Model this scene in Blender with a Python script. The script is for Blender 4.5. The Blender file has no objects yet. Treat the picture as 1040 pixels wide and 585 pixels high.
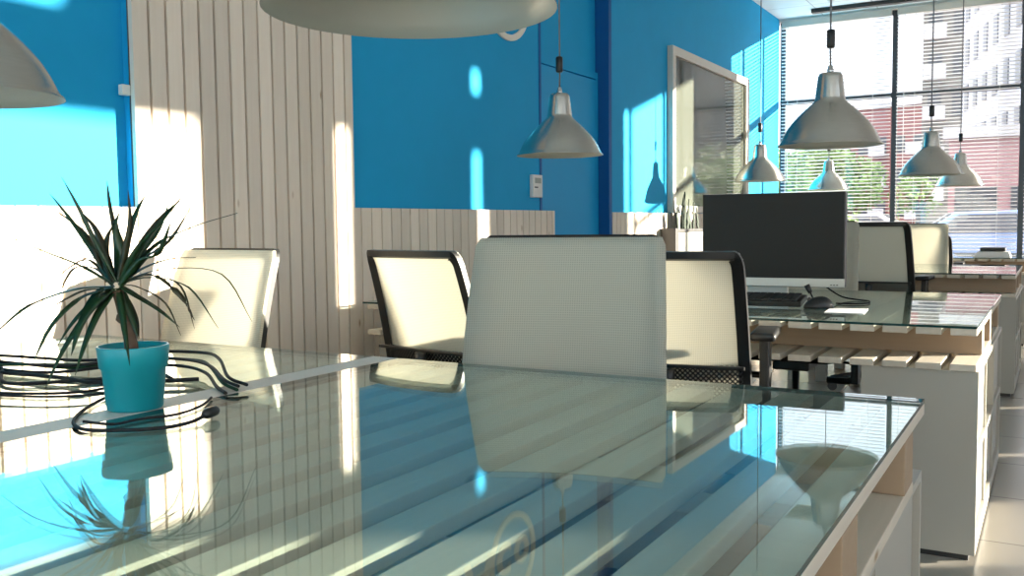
import bpy, bmesh, math, random
from mathutils import Vector, Matrix
R = math.radians
PI = math.pi
C = bpy.context.scene.collection
random.seed(7)

# ------------------------------------------------------------------ materials
def newmat(name):
    m = bpy.data.materials.new(name); m.use_nodes = True
    nt = m.node_tree; nt.nodes.clear()
    out = nt.nodes.new('ShaderNodeOutputMaterial')
    return m, nt, out

def N(nt, t, **kw):
    n = nt.nodes.new(t)
    for k, v in kw.items():
        if k in n.inputs: n.inputs[k].default_value = v
        else: setattr(n, k, v)
    return n

def principled(name, col, rough=.5, metal=0, spec=.5, var=.06, scale=20, bump=0, bscale=200, stretch=(1,1,1), extra=None):
    m, nt, out = newmat(name)
    b = N(nt, 'ShaderNodeBsdfPrincipled')
    b.inputs['Roughness'].default_value = rough
    b.inputs['Metallic'].default_value = metal
    b.inputs['Specular IOR Level'].default_value = spec
    tc = N(nt, 'ShaderNodeTexCoord'); mp = N(nt, 'ShaderNodeMapping')
    mp.inputs['Scale'].default_value = stretch
    nt.links.new(tc.outputs['Object'], mp.inputs['Vector'])
    nz = N(nt, 'ShaderNodeTexNoise'); nz.inputs['Scale'].default_value = scale; nz.inputs['Detail'].default_value = 4
    nt.links.new(mp.outputs[0], nz.inputs['Vector'])
    mx = N(nt, 'ShaderNodeMix'); mx.data_type = 'RGBA'
    a = [max(0, c*(1-var)) for c in col]; d = [min(1, c*(1+var)) for c in col]
    mx.inputs['A'].default_value = (*a, 1); mx.inputs['B'].default_value = (*d, 1)
    nt.links.new(nz.outputs['Fac'], mx.inputs['Factor'])
    nt.links.new(mx.outputs['Result'], b.inputs['Base Color'])
    if bump:
        n2 = N(nt, 'ShaderNodeTexNoise'); n2.inputs['Scale'].default_value = bscale
        nt.links.new(mp.outputs[0], n2.inputs['Vector'])
        bp = N(nt, 'ShaderNodeBump'); bp.inputs['Strength'].default_value = bump; bp.inputs['Distance'].default_value = .002
        nt.links.new(n2.outputs['Fac'], bp.inputs['Height']); nt.links.new(bp.outputs[0], b.inputs['Normal'])
    nt.links.new(b.outputs[0], out.inputs[0])
    return m

def wood(name, c1, c2, axis, rough=.6, knots=True):
    """grain runs along axis (0,1,2)"""
    m, nt, out = newmat(name)
    b = N(nt, 'ShaderNodeBsdfPrincipled'); b.inputs['Roughness'].default_value = rough
    b.inputs['Specular IOR Level'].default_value = .3
    tc = N(nt, 'ShaderNodeTexCoord'); mp = N(nt, 'ShaderNodeMapping')
    s = [1, 1, 1]; s[axis] = .06
    mp.inputs['Scale'].default_value = s
    nt.links.new(tc.outputs['Object'], mp.inputs['Vector'])
    nz = N(nt, 'ShaderNodeTexNoise'); nz.inputs['Scale'].default_value = 60; nz.inputs['Detail'].default_value = 5
    nt.links.new(mp.outputs[0], nz.inputs['Vector'])
    geo = N(nt, 'ShaderNodeNewGeometry')
    mx = N(nt, 'ShaderNodeMix'); mx.data_type = 'RGBA'
    mx.inputs['A'].default_value = (*c1, 1); mx.inputs['B'].default_value = (*c2, 1)
    nt.links.new(nz.outputs['Fac'], mx.inputs['Factor'])
    # per board variation
    mr = N(nt, 'ShaderNodeMapRange'); mr.inputs['To Min'].default_value = .86; mr.inputs['To Max'].default_value = 1.08
    nt.links.new(geo.outputs['Random Per Island'], mr.inputs['Value'])
    ml = N(nt, 'ShaderNodeMix'); ml.data_type = 'RGBA'; ml.blend_type = 'MULTIPLY'; ml.inputs['Factor'].default_value = 1
    nt.links.new(mx.outputs['Result'], ml.inputs['A']); nt.links.new(mr.outputs[0], ml.inputs['B'])
    last = ml.outputs['Result']
    if knots:
        mk = N(nt, 'ShaderNodeMapping'); s2 = [9, 9, 9]; s2[axis] = 3.2; mk.inputs['Scale'].default_value = s2
        nt.links.new(tc.outputs['Object'], mk.inputs['Vector'])
        vo = N(nt, 'ShaderNodeTexVoronoi'); vo.inputs['Scale'].default_value = 1
        nt.links.new(mk.outputs[0], vo.inputs['Vector'])
        cr = N(nt, 'ShaderNodeValToRGB'); cr.color_ramp.elements[0].position = .03; cr.color_ramp.elements[1].position = .085
        cr.color_ramp.elements[0].color = (.55, .42, .3, 1); cr.color_ramp.elements[1].color = (1, 1, 1, 1)
        nt.links.new(vo.outputs['Distance'], cr.inputs[0])
        m2 = N(nt, 'ShaderNodeMix'); m2.data_type = 'RGBA'; m2.blend_type = 'MULTIPLY'; m2.inputs['Factor'].default_value = 1
        nt.links.new(last, m2.inputs['A']); nt.links.new(cr.outputs[0], m2.inputs['B']); last = m2.outputs['Result']
    nt.links.new(last, b.inputs['Base Color'])
    nt.links.new(b.outputs[0], out.inputs[0])
    return m

def sheet_glass(name, tint, f0=.04, rough=0.0):
    """clear pane: Schlick mirror over tinted transparency"""
    m, nt, out = newmat(name)
    tr = N(nt, 'ShaderNodeBsdfTransparent'); tr.inputs[0].default_value = (*tint, 1)
    gl = N(nt, 'ShaderNodeBsdfGlossy'); gl.inputs['Roughness'].default_value = rough
    gl.inputs['Color'].default_value = (.97, 1, .99, 1)
    g = N(nt, 'ShaderNodeNewGeometry')
    dp = N(nt, 'ShaderNodeVectorMath', operation='DOT_PRODUCT')
    nt.links.new(g.outputs['Incoming'], dp.inputs[0]); nt.links.new(g.outputs['Normal'], dp.inputs[1])
    ab = N(nt, 'ShaderNodeMath', operation='ABSOLUTE'); nt.links.new(dp.outputs['Value'], ab.inputs[0])
    su = N(nt, 'ShaderNodeMath', operation='SUBTRACT'); su.inputs[0].default_value = 1; nt.links.new(ab.outputs[0], su.inputs[1])
    pw = N(nt, 'ShaderNodeMath', operation='POWER'); pw.inputs[1].default_value = 5; nt.links.new(su.outputs[0], pw.inputs[0])
    ma = N(nt, 'ShaderNodeMath', operation='MULTIPLY_ADD'); ma.inputs[1].default_value = 1-f0; ma.inputs[2].default_value = f0
    nt.links.new(pw.outputs[0], ma.inputs[0])
    mx = N(nt, 'ShaderNodeMixShader')
    nt.links.new(ma.outputs[0], mx.inputs[0]); nt.links.new(tr.outputs[0], mx.inputs[1]); nt.links.new(gl.outputs[0], mx.inputs[2])
    nt.links.new(mx.outputs[0], out.inputs[0])
    return m

def mesh_fabric(name, col, trans=.45, open_=.12, scale=330):
    m, nt, out = newmat(name)
    tc = N(nt, 'ShaderNodeTexCoord')
    df = N(nt, 'ShaderNodeBsdfDiffuse'); df.inputs[0].default_value = (*col, 1)
    tl = N(nt, 'ShaderNodeBsdfTranslucent'); tl.inputs[0].default_value = (*col, 1)
    m1 = N(nt, 'ShaderNodeMixShader'); m1.inputs[0].default_value = trans
    nt.links.new(df.outputs[0], m1.inputs[1]); nt.links.new(tl.outputs[0], m1.inputs[2])
    tp = N(nt, 'ShaderNodeBsdfTransparent')
    w1 = N(nt, 'ShaderNodeTexWave'); w1.bands_direction = 'Z'; w1.inputs['Scale'].default_value = scale/6
    w2 = N(nt, 'ShaderNodeTexWave'); w2.bands_direction = 'X'; w2.inputs['Scale'].default_value = scale/6
    nt.links.new(tc.outputs['Object'], w1.inputs[0]); nt.links.new(tc.outputs['Object'], w2.inputs[0])
    mu = N(nt, 'ShaderNodeMath', operation='MULTIPLY'); nt.links.new(w1.outputs['Fac'], mu.inputs[0]); nt.links.new(w2.outputs['Fac'], mu.inputs[1])
    m3 = N(nt, 'ShaderNodeMath', operation='MULTIPLY'); m3.inputs[1].default_value = open_*3.2
    nt.links.new(mu.outputs[0], m3.inputs[0])
    mx = N(nt, 'ShaderNodeMixShader'); nt.links.new(m3.outputs[0], mx.inputs[0])
    nt.links.new(m1.outputs[0], mx.inputs[1]); nt.links.new(tp.outputs[0], mx.inputs[2])
    nt.links.new(mx.outputs[0], out.inputs[0])
    return m

def tiles(name, col, grout, size, rough, gw=.012, spec=.5):
    m, nt, out = newmat(name)
    b = N(nt, 'ShaderNodeBsdfPrincipled'); b.inputs['Roughness'].default_value = rough; b.inputs['Specular IOR Level'].default_value = spec
    tc = N(nt, 'ShaderNodeTexCoord')
    br = N(nt, 'ShaderNodeTexBrick'); br.offset = 0
    br.inputs['Scale'].default_value = 1; br.inputs['Mortar Size'].default_value = gw/2
    br.inputs['Brick Width'].default_value = size; br.inputs['Row Height'].default_value = size
    br.inputs['Color1'].default_value = (*col, 1); br.inputs['Color2'].default_value = (*[c*.93 for c in col], 1)
    br.inputs['Mortar'].default_value = (*grout, 1)
    nt.links.new(tc.outputs['Object'], br.inputs['Vector'])
    nt.links.new(br.outputs['Color'], b.inputs['Base Color']); nt.links.new(b.outputs[0], out.inputs[0])
    return m

M = {}
M['blue'] = principled('blue_paint', (.014, .36, .68), .6, spec=.12, var=.05, scale=6, bump=.15, bscale=260)
M['door_blue'] = principled('blue_door_gloss', (.012, .34, .67), .45, spec=.12, var=.02, scale=3)
M['shade_blue'] = principled('shaded_blue_paint', (.008, .11, .34), .5, spec=.15, var=.03)  # darker wall blue: shade of the door groove and return is in the colour
M['white_paint'] = principled('white_wall_paint', (.72, .71, .68), .7, var=.03)
M['ceiling'] = tiles('ceiling_tiles', (.88, .88, .86), (.50, .50, .49), .6, .8, .012, .2)
M['floor'] = tiles('floor_tiles', (.33, .305, .265), (.18, .165, .145), .6, .22, .009, .5)
M['slat_wood'] = wood('whitewashed_boards', (.80, .69, .57), (.89, .79, .675), 2)
M['gap'] = principled('dark_board_backing', (.09, .065, .045), .8)
M['pine_y'] = wood('pallet_pine_long', (.53, .47, .385), (.63, .57, .475), 1)
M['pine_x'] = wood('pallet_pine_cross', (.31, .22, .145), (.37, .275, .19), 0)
M['pine_z'] = wood('pallet_pine_block', (.50, .41, .31), (.58, .49, .38), 2)
M['strip'] = principled('pale_joint_strip', (.60, .56, .50), .6, var=.05)
M['white_board'] = principled('white_laminate', (.37, .355, .31), .4, var=.02, scale=4)
M['board_edge'] = principled('birch_edge', (.66, .55, .40), .5, var=.1, scale=60)
M['plinth'] = principled('dark_plinth', (.018, .018, .018), .5)
M['glass'] = sheet_glass('desk_glass', (.90, .965, .95), .04)
M['glass_edge'] = principled('desk_glass_edge', (.010, .045, .045), .15, var=.05)
M['pane'] = sheet_glass('window_glass', (.985, .99, .99), .03)
M['mullion'] = principled('dark_window_metal', (.035, .045, .055), .4, metal=.3)
M['blind'] = principled('blind_slat_white', (.74, .76, .78), .45, var=.02)
M['blind_cord'] = principled('blind_cord', (.75, .75, .75), .7)
def spun_metal():
    m, nt, out = newmat('spun_aluminium')
    b = N(nt, 'ShaderNodeBsdfPrincipled'); b.inputs['Metallic'].default_value = 1; b.inputs['Roughness'].default_value = .27
    b.inputs['Anisotropic'].default_value = .85; b.inputs['Anisotropic Rotation'].default_value = .25
    tg = N(nt, 'ShaderNodeTangent'); tg.direction_type = 'RADIAL'; tg.axis = 'Z'; nt.links.new(tg.outputs[0], b.inputs['Tangent'])
    tc = N(nt, 'ShaderNodeTexCoord'); mp = N(nt, 'ShaderNodeMapping'); mp.inputs['Scale'].default_value = (.05, .05, 1)
    nt.links.new(tc.outputs['Object'], mp.inputs[0])
    nz = N(nt, 'ShaderNodeTexNoise'); nz.inputs['Scale'].default_value = 420; nt.links.new(mp.outputs[0], nz.inputs['Vector'])
    mx = N(nt, 'ShaderNodeMix'); mx.data_type = 'RGBA'; mx.inputs['A'].default_value = (.52, .505, .465, 1); mx.inputs['B'].default_value = (.66, .64, .595, 1)
    nt.links.new(nz.outputs['Fac'], mx.inputs['Factor']); nt.links.new(mx.outputs['Result'], b.inputs['Base Color'])
    nt.links.new(b.outputs[0], out.inputs[0]); return m
M['alu'] = spun_metal()
M['alu_in'] = principled('satin_grey_inside', (.56, .545, .49), .45, metal=.3, var=.02)
M['black'] = principled('black_plastic', (.012, .012, .012), .38, var=.1)
M['black_soft'] = principled('black_fabric', (.014, .014, .015), .8, var=.2, scale=300, bump=.4, bscale=900)
M['cord'] = principled('grey_cord', (.16, .16, .17), .6)
M['chrome'] = principled('polished_metal', (.6, .6, .6), .18, metal=1, var=.02)
M['mesh'] = mesh_fabric('pale_mesh_fabric', (.70, .68, .59), .52, .10)
M['screen'] = principled('monitor_screen', (.010, .010, .009), .5, var=.02, spec=.3)
M['silver'] = principled('silver_plastic', (.62, .62, .58), .35, metal=.2, var=.02)
M['white_plastic'] = principled('white_plastic', (.72, .72, .69), .4, var=.02)
M['lcd'] = principled('grey_lcd', (.30, .34, .30), .3)
M['teal'] = principled('turquoise_pot', (.012, .35, .41), .35, var=.05, scale=10)
M['soil'] = principled('potting_soil', (.03, .022, .016), .9, var=.4, scale=90)
M['bark'] = principled('plant_stem_bark', (.14, .085, .055), .8, var=.3, scale=80)
M['leaf'] = principled('dracaena_leaf', (.013, .040, .010), .35, var=.5, scale=15)
M['leaf_red'] = principled('dracaena_leaf_dark', (.040, .036, .014), .4, var=.4, scale=15)
M['snake'] = principled('snake_plant_leaf', (.012, .028, .012), .7, var=.55, scale=30, stretch=(1, 1, 3))
M['cable_black'] = principled('black_cable', (.008, .008, .009), .75)
M['cable_green'] = principled('green_cable', (.008, .045, .018), .75)
M['frame_cream'] = principled('pale_window_frame', (.60, .57, .50), .45, var=.03)
M['paper'] = principled('white_paper', (.80, .79, .80), .7, var=.02)
M['cyan'] = principled('cyan_card', (.02, .40, .52), .6)
M['logo'] = principled('cream_logo', (.80, .74, .64), .5, var=.02)
M['key'] = principled('dark_keys', (.022, .022, .022), .55)
# outdoors
M['asphalt'] = principled('pinkish_paving', (.30, .235, .235), .8, var=.1, scale=3)
M['bld_white'] = principled('pale_render', (.40, .42, .48), .8, var=.04, scale=2)
M['bld_brick'] = principled('red_brick_render', (.235, .10, .10), .85, var=.1, scale=4)
M['bld_pink'] = principled('pink_render', (.36, .22, .235), .85, var=.05, scale=2)
M['bld_grey'] = principled('grey_render', (.17, .165, .155), .8, var=.06, scale=2)
M['win_dark'] = principled('dark_window_glass', (.06, .065, .08), .3)
M['bld_trim'] = principled('pale_trim', (.45, .46, .49), .7)
M['car_blue'] = principled('blue_car_paint', (.16, .24, .42), .25)
M['car_grey'] = principled('silver_car_paint', (.45, .45, .47), .25)
M['tyre'] = principled('tyre_rubber', (.02, .02, .02), .8)
M['foliage'] = principled('tree_leaf', (.12, .21, .045), .6, var=.5, scale=2)
M['foliage2'] = principled('bush_leaf', (.10, .26, .03), .6, var=.5, scale=2)

# dark pane of the interior window: a film-backed reflective glass
def film_glass():
    m, nt, out = newmat('filmed_glass')
    b = N(nt, 'ShaderNodeBsdfPrincipled'); b.inputs['Base Color'].default_value = (.10, .11, .09, 1)
    b.inputs['Roughness'].default_value = .04; b.inputs['IOR'].default_value = 1.6
    nt.links.new(b.outputs[0], out.inputs[0]); return m
M['film'] = film_glass()

# perforated lumbar panel
def perforated():
    m, nt, out = newmat('perforated_black')
    tc = N(nt, 'ShaderNodeTexCoord'); mp = N(nt, 'ShaderNodeMapping'); mp.inputs['Rotation'].default_value = (0, R(45), 0); mp.inputs['Scale'].default_value = (1, 0, 1)
    nt.links.new(tc.outputs['Object'], mp.inputs[0])
    ck = N(nt, 'ShaderNodeTexVoronoi'); ck.inputs['Scale'].default_value = 85; ck.inputs['Randomness'].default_value = 0
    nt.links.new(mp.outputs[0], ck.inputs['Vector'])
    lt = N(nt, 'ShaderNodeMath', operation='LESS_THAN'); lt.inputs[1].default_value = .36; nt.links.new(ck.outputs['Distance'], lt.inputs[0])
    d = N(nt, 'ShaderNodeBsdfPrincipled'); d.inputs['Base Color'].default_value = (.013, .013, .013, 1); d.inputs['Roughness'].default_value = .5
    t = N(nt, 'ShaderNodeBsdfTransparent'); mx = N(nt, 'ShaderNodeMixShader')
    nt.links.new(lt.outputs[0], mx.inputs[0]); nt.links.new(d.outputs[0], mx.inputs[1]); nt.links.new(t.outputs[0], mx.inputs[2])
    nt.links.new(mx.outputs[0], out.inputs[0]); return m
M['perf'] = perforated()

# ------------------------------------------------------------------ mesh helpers
def bm_new(): return bmesh.new()

def add_box(bm, x0, x1, y0, y1, z0, z1, mi=0, bev=0, rot=None, piv=None):
    n0 = len(bm.faces)
    vs = [bm.verts.new(p) for p in ((x0,y0,z0),(x1,y0,z0),(x1,y1,z0),(x0,y1,z0),(x0,y0,z1),(x1,y0,z1),(x1,y1,z1),(x0,y1,z1))]
    fs = [bm.faces.new([vs[i] for i in q]) for q in ((0,3,2,1),(4,5,6,7),(0,1,5,4),(1,2,6,5),(2,3,7,6),(3,0,4,7))]
    for f in fs: f.material_index = mi
    if bev:
        es = set(e for f in fs for e in f.edges)
        r = bmesh.ops.bevel(bm, geom=list(es), offset=bev, segments=2, profile=.6, affect='EDGES', material=-1)
        vs = list(set(v for f in r['faces'] for v in f.verts) | set(v for v in vs if v.is_valid))
    if rot is not None:
        bmesh.ops.rotate(bm, cent=piv or (0,0,0), matrix=rot, verts=[v for v in vs if v.is_valid])
    return vs

def add_lathe(bm, prof, seg=32, cx=0, cy=0, mi=0, smooth=True):
    rings = []
    for (r, z) in prof:
        if r < 1e-6: rings.append([bm.verts.new((cx, cy, z))])
        else: rings.append([bm.verts.new((cx+r*math.cos(2*PI*i/seg), cy+r*math.sin(2*PI*i/seg), z)) for i in range(seg)])
    for a, b in zip(rings, rings[1:]):
        for i in range(seg):
            j = (i+1) % seg
            if len(a) == 1 and len(b) == 1: continue
            if len(a) == 1: f = bm.faces.new((a[0], b[j], b[i]))
            elif len(b) == 1: f = bm.faces.new((a[i], a[j], b[0]))
            else: f = bm.faces.new((a[i], a[j], b[j], b[i]))
            f.smooth = smooth; f.material_index = mi

def add_tube(bm, pts, rad, seg=8, mi=0, cap=True):
    pts = [Vector(p) for p in pts]
    rads = rad if isinstance(rad, (list, tuple)) else [rad]*len(pts)
    rings = []; up = Vector((0, 0, 1))
    t0 = (pts[1]-pts[0]).normalized()
    nrm = t0.cross(up)
    if nrm.length < 1e-3: nrm = t0.cross(Vector((1, 0, 0)))
    nrm.normalize()
    for i, p in enumerate(pts):
        t = (pts[min(i+1, len(pts)-1)]-pts[max(i-1, 0)])
        if t.length < 1e-9: t = t0
        t = t.normalized()
        nrm = nrm - t*nrm.dot(t)
        if nrm.length < 1e-6: nrm = t.orthogonal()
        nrm.normalize(); b = t.cross(nrm)
        rings.append([bm.verts.new(p+(nrm*math.cos(2*PI*k/seg)+b*math.sin(2*PI*k/seg))*rads[i]) for k in range(seg)])
    for a, b in zip(rings, rings[1:]):
        for k in range(seg):
            j = (k+1) % seg
            f = bm.faces.new((a[k], a[j], b[j], b[k])); f.smooth = True; f.material_index = mi
    if cap:
        for rg in (rings[0][::-1], rings[-1]):
            f = bm.faces.new(rg); f.material_index = mi

def spline(pts, n=8):
    P = [Vector(p) for p in pts]; P = [P[0]*2-P[1]]+P+[P[-1]*2-P[-2]]
    out = []
    for i in range(1, len(P)-2):
        for k in range(n):
            t = k/n; a, b, c, d = P[i-1], P[i], P[i+1], P[i+2]
            out.append(.5*((2*b)+(c-a)*t+(2*a-5*b+4*c-d)*t*t+(3*b-a-3*c+d)*t**3))
    out.append(P[-2]); return out

def obj(name, bm, mats, parent=None, loc=None, recalc=True):
    if recalc: bmesh.ops.recalc_face_normals(bm, faces=bm.faces)
    me = bpy.data.meshes.new(name); bm.to_mesh(me); bm.free()
    for m in (mats if isinstance(mats, (list, tuple)) else [mats]): me.materials.append(M[m])
    o = bpy.data.objects.new(name, me); C.objects.link(o)
    if parent is not None: o.parent = parent
    if loc: o.location = loc
    return o

def box_obj(name, b, mat, parent=None, bev=0):
    bm = bm_new(); add_box(bm, *b, bev=bev); return obj(name, bm, mat, parent)

def tag(o, label, cat, group=None, kind=None):
    o['label'] = label; o['category'] = cat
    if group: o['group'] = group
    if kind: o['kind'] = kind
    return o

def thing(name, label, cat, loc=(0, 0, 0), rz=0, group=None):
    o = bpy.data.objects.new(name, None); C.objects.link(o)
    o.location = loc; o.rotation_euler = (0, 0, rz); o.empty_display_size = .1
    return tag(o, label, cat, group)

def struct(o, label=None, cat=None):
    o['kind'] = 'structure'
    if label: o['label'] = label
    if cat: o['category'] = cat
    return o

def dup(src, loc, rz=0, label=None, group=None):
    r = src.copy(); C.objects.link(r); r.location = loc; r.rotation_euler = (0, 0, rz)
    if label: r['label'] = label
    if group: r['group'] = group
    for ch in list(src.children):
        c = ch.copy(); C.objects.link(c); c.parent = r
        for g in list(ch.children):
            d = g.copy(); C.objects.link(d); d.parent = c
    return r

# ------------------------------------------------------------------ room shell
XL, XR, YB, YF, ZC = -2.9, 4.74, -3.2, 11.39, 3.5
XD = -2.98      # recessed stretch of the left wall with the door

struct(box_obj('floor', (XL-.4, XR+.3, YB-.3, YF+.3, -.12, 0), 'floor'), 'pale grey square tiled floor of the office', 'floor')
struct(box_obj('ceiling', (XL-.4, XR+.3, YB-.3, YF+.3, ZC, ZC+.15), 'ceiling'), 'white tiled suspended ceiling over the office', 'ceiling')

bm = bm_new()
add_box(bm, XL-.25, XL, YB, 5.37, 0, ZC)
add_box(bm, XL-.25, XD, 5.37, 6.45, 0, ZC)
add_box(bm, XL-.25, XL, 6.45, YF, 0, ZC)
struct(obj('wall_left', bm, 'blue'), 'bright blue painted wall along the left of the desks', 'wall')
# shallow reveal trim of the door zone, its shade put into the colour
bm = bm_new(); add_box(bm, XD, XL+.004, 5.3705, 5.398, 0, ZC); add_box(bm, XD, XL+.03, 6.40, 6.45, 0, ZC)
struct(obj('trim_1', bm, 'shade_blue'), 'blue uprights framing the recessed blue door', 'trim')
d = thing('door_1', 'flush blue door recessed in the blue wall behind hanging lamp', 'door'); struct(d)
box_obj('door_leaf', (XD, XD+.03, 5.47, 6.36, .005, 2.165), 'door_blue', d, .003)
bm = bm_new(); add_box(bm, XD, XD+.022, 5.405, 5.465, 0, 2.225); add_box(bm, XD, XD+.022, 6.365, 6.40, 0, 2.225); add_box(bm, XD, XD+.022, 5.465, 6.365, 2.177, 2.225)
obj('door_frame', bm, 'blue', d)
hb = bm_new(); add_tube(hb, [(XD+.03, 5.54, 1.02), (XD+.075, 5.54, 1.02), (XD+.08, 5.56, 1.02), (XD+.08, 5.66, 1.02)], .009); obj('door_handle', hb, 'chrome', d)

def slats_y(name, y0, y1, pitch, gap, xf, th, z0, z1, back_x, label, core=False):
    """vertical boards on the left wall between y0 and y1, face at xf"""
    bm = bm_new(); y = y0; n = 0
    while y < y1-.01:
        add_box(bm, xf-th, xf, y, min(y+pitch-gap, y1), z0, z1, 0)
        y += pitch
    add_box(bm, xf-th-.012, xf-th-.002, y0+.004, y1-.004, z0, z1-.004, 1)
    add_box(bm, back_x, xf-th-.013, y0+.003, y1-.003, z0, z1-.004, 2)
    o = obj(name, bm, ['slat_wood', 'gap', 'blue' if core else 'gap']); struct(o, label, 'wood cladding'); return o
slats_y('trim_2', 2.246, 3.444, .0765, .0115, -2.84, .02, 0, ZC, XL, 'tall panel of whitewashed vertical boards reaching up past the lamps', True)
slats_y('trim_3', -.8, 2.242, .0785, .0085, -2.845, .018, 0, 1.195, XL, 'low whitewashed board cladding on the left of the tall boards')
slats_y('trim_4', 3.449, 5.52, .0785, .0085, -2.868, .018, 0, 1.205, XL, 'low whitewashed board cladding between the tall boards and the blue door')
slats_y('trim_5', 6.47, YF-.02, .0785, .0085, -2.872, .018, 0, 1.20, XL, 'low whitewashed board cladding beyond the blue door')

# interior window in the left wall
w = thing('window_1', 'pale framed interior window in the blue wall', 'window'); struct(w)
bm = bm_new(); y0, y1, z0, z1 = 7.68, 9.98, 1.205, 2.62; fx = (XL, XL+.05)
add_box(bm, *fx, y0, y0+.075, z0, z1); add_box(bm, *fx, y1-.11, y1, z0, z1); add_box(bm, *fx, y0+.075, y1-.11, z1-.075, z1); add_box(bm, *fx, y0+.075, y1-.11, z0, z0+.06)
obj('window_frame', bm, 'frame_cream', w)
bm = bm_new(); add_box(bm, XL, XL+.022, y0+.075, y1-.11, z0+.06, z1-.075); obj('window_pane', bm, 'film', w)

# far window wall
def window_y(name, x0, x1, z0, z1, xs, zs, label, Y=YF, th=.05):
    """window lying in a wall y = Y"""
    w = thing(name, label, 'window'); struct(w)
    bm = bm_new()
    for x in xs: add_box(bm, x-.028, x+.028, Y+.06, Y+.06+th, z0, z1)
    for z in zs: add_box(bm, x0, x1, Y+.058, Y+.062+th, z-.028, z+.028)
    obj('window_frame', bm, 'mullion', w)
    for a, b in zip(xs, xs[1:]):
        for c, e in zip(zs, zs[1:]):
            bm = bm_new(); add_box(bm, a+.028, b-.028, Y+.082, Y+.088, c+.028, e-.028); obj('window_pane', bm, 'pane', w)
    return w
def window_x(name, y0, y1, z0, z1, ys, zs, label, X=XR):
    w = thing(name, label, 'window'); struct(w)
    bm = bm_new()
    for y in ys: add_box(bm, X+.06, X+.11, y-.02, y+.02, z0, z1)
    for z in zs: add_box(bm, X+.058, X+.112, y0, y1, z-.02, z+.02)
    obj('window_frame', bm, 'mullion', w)
    for a, b in zip(ys, ys[1:]):
        for c, e in zip(zs, zs[1:]):
            bm = bm_new(); add_box(bm, X+.082, X+.088, a+.02, b-.02, c+.02, e-.02); obj('window_pane', bm, 'pane', w)
    return w
window_y('window_2', XL, .55, .12, 3.47, [XL+.03, -1.62, -.335, .52], [.15, 2.53, 3.45], 'wide dark framed window wall behind the blinds')
window_y('window_3', 2.26, XR, .12, 3.47, [2.29, 3.5, XR-.03], [.15, 2.53, 3.45], 'tall window beyond the pier to the right of the blinds')
bm = bm_new()
add_box(bm, XL-.25, .55, YF, YF+.2, 0, .12); add_box(bm, XL-.25, .55, YF, YF+.2, 3.47, ZC)
add_box(bm, .55, 2.26, YF, YF+.2, 0, ZC)
add_box(bm, 2.26, XR+.25, YF, YF+.2, 0, .12); add_box(bm, 2.26, XR+.25, YF, YF+.2, 3.47, ZC)
struct(obj('wall_far', bm, 'white_paint'), 'white wall strips around the far window wall', 'wall')
# right wall with its window openings
def wall_x_open(name, X0, X1, ya, yb, holes):
    ys = sorted({ya, yb, *[h[0] for h in holes], *[h[1] for h in holes]}); bm = bm_new()
    for a, b in zip(ys, ys[1:]):
        hs = sorted([(h[2], h[3]) for h in holes if h[0] <= a+1e-6 and h[1] >= b-1e-6])
        z = 0
        for lo, hi in hs:
            if lo > z: add_box(bm, X0, X1, a, b, z, lo)
            z = hi
        if z < ZC: add_box(bm, X0, X1, a, b, z, ZC)
    return obj(name, bm, 'white_paint')
holes = [(-2.95, -.10, .2, 3.4), (.40, 4.20, 1.72, 3.4), (6.30, 7.20, .9, 3.02), (6.30, 6.70, 3.33, 3.43), (7.92, 8.05, .9, 3.02), (9.20, 9.34, .9, 3.0), (9.20, 9.34, 3.33, 3.47)]  # first opening is added for fill light
struct(wall_x_open('wall_right', XR, XR+.12, YB, YF, holes), 'white wall with windows across the aisle, out of frame', 'wall')
window_x('window_4', .40, 4.20, 1.72, 3.4, [.42, 1.68, 2.92, 4.18], [1.74, 3.38], 'wide high window in the right wall beside the nearest desks')
window_x('fill_window_6', -2.95, -.10, .2, 3.4, [-2.93, -1.5, -.12], [.22, 3.38], 'unseen tall fill window added in the right wall behind the photographer')  # made-up opening, brings in sky and sun bounce to brighten the room
window_x('window_5', 6.30, 7.20, .9, 3.02, [6.32, 7.18], [.92, 3.0], 'single window in the right wall level with the second desk row')
bm = bm_new(); add_box(bm, XL-.25, .4, YB-.2, YB, 0, ZC); add_box(bm, 4.3, XR+.12, YB-.2, YB, 0, ZC); add_box(bm, .4, 4.3, YB-.2, YB, 0, .9); add_box(bm, .4, 4.3, YB-.2, YB, 3.35, ZC)
struct(obj('wall_back', bm, 'white_paint'), 'white wall behind the nearest desks', 'wall')
window_y('fill_window_7', .4, 4.3, .9, 3.35, [.43, 2.35, 4.27], [.93, 3.32], 'unseen wide fill window added in the wall behind the nearest desks', YB-.17)  # invented opening, gives sky fill from behind the camera
struct(box_obj('baseboard_left', (XL, XL+.04, YB, -.8, 0, .08), 'white_board'), 'pale skirting at the foot of the left wall', 'baseboard')

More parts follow.
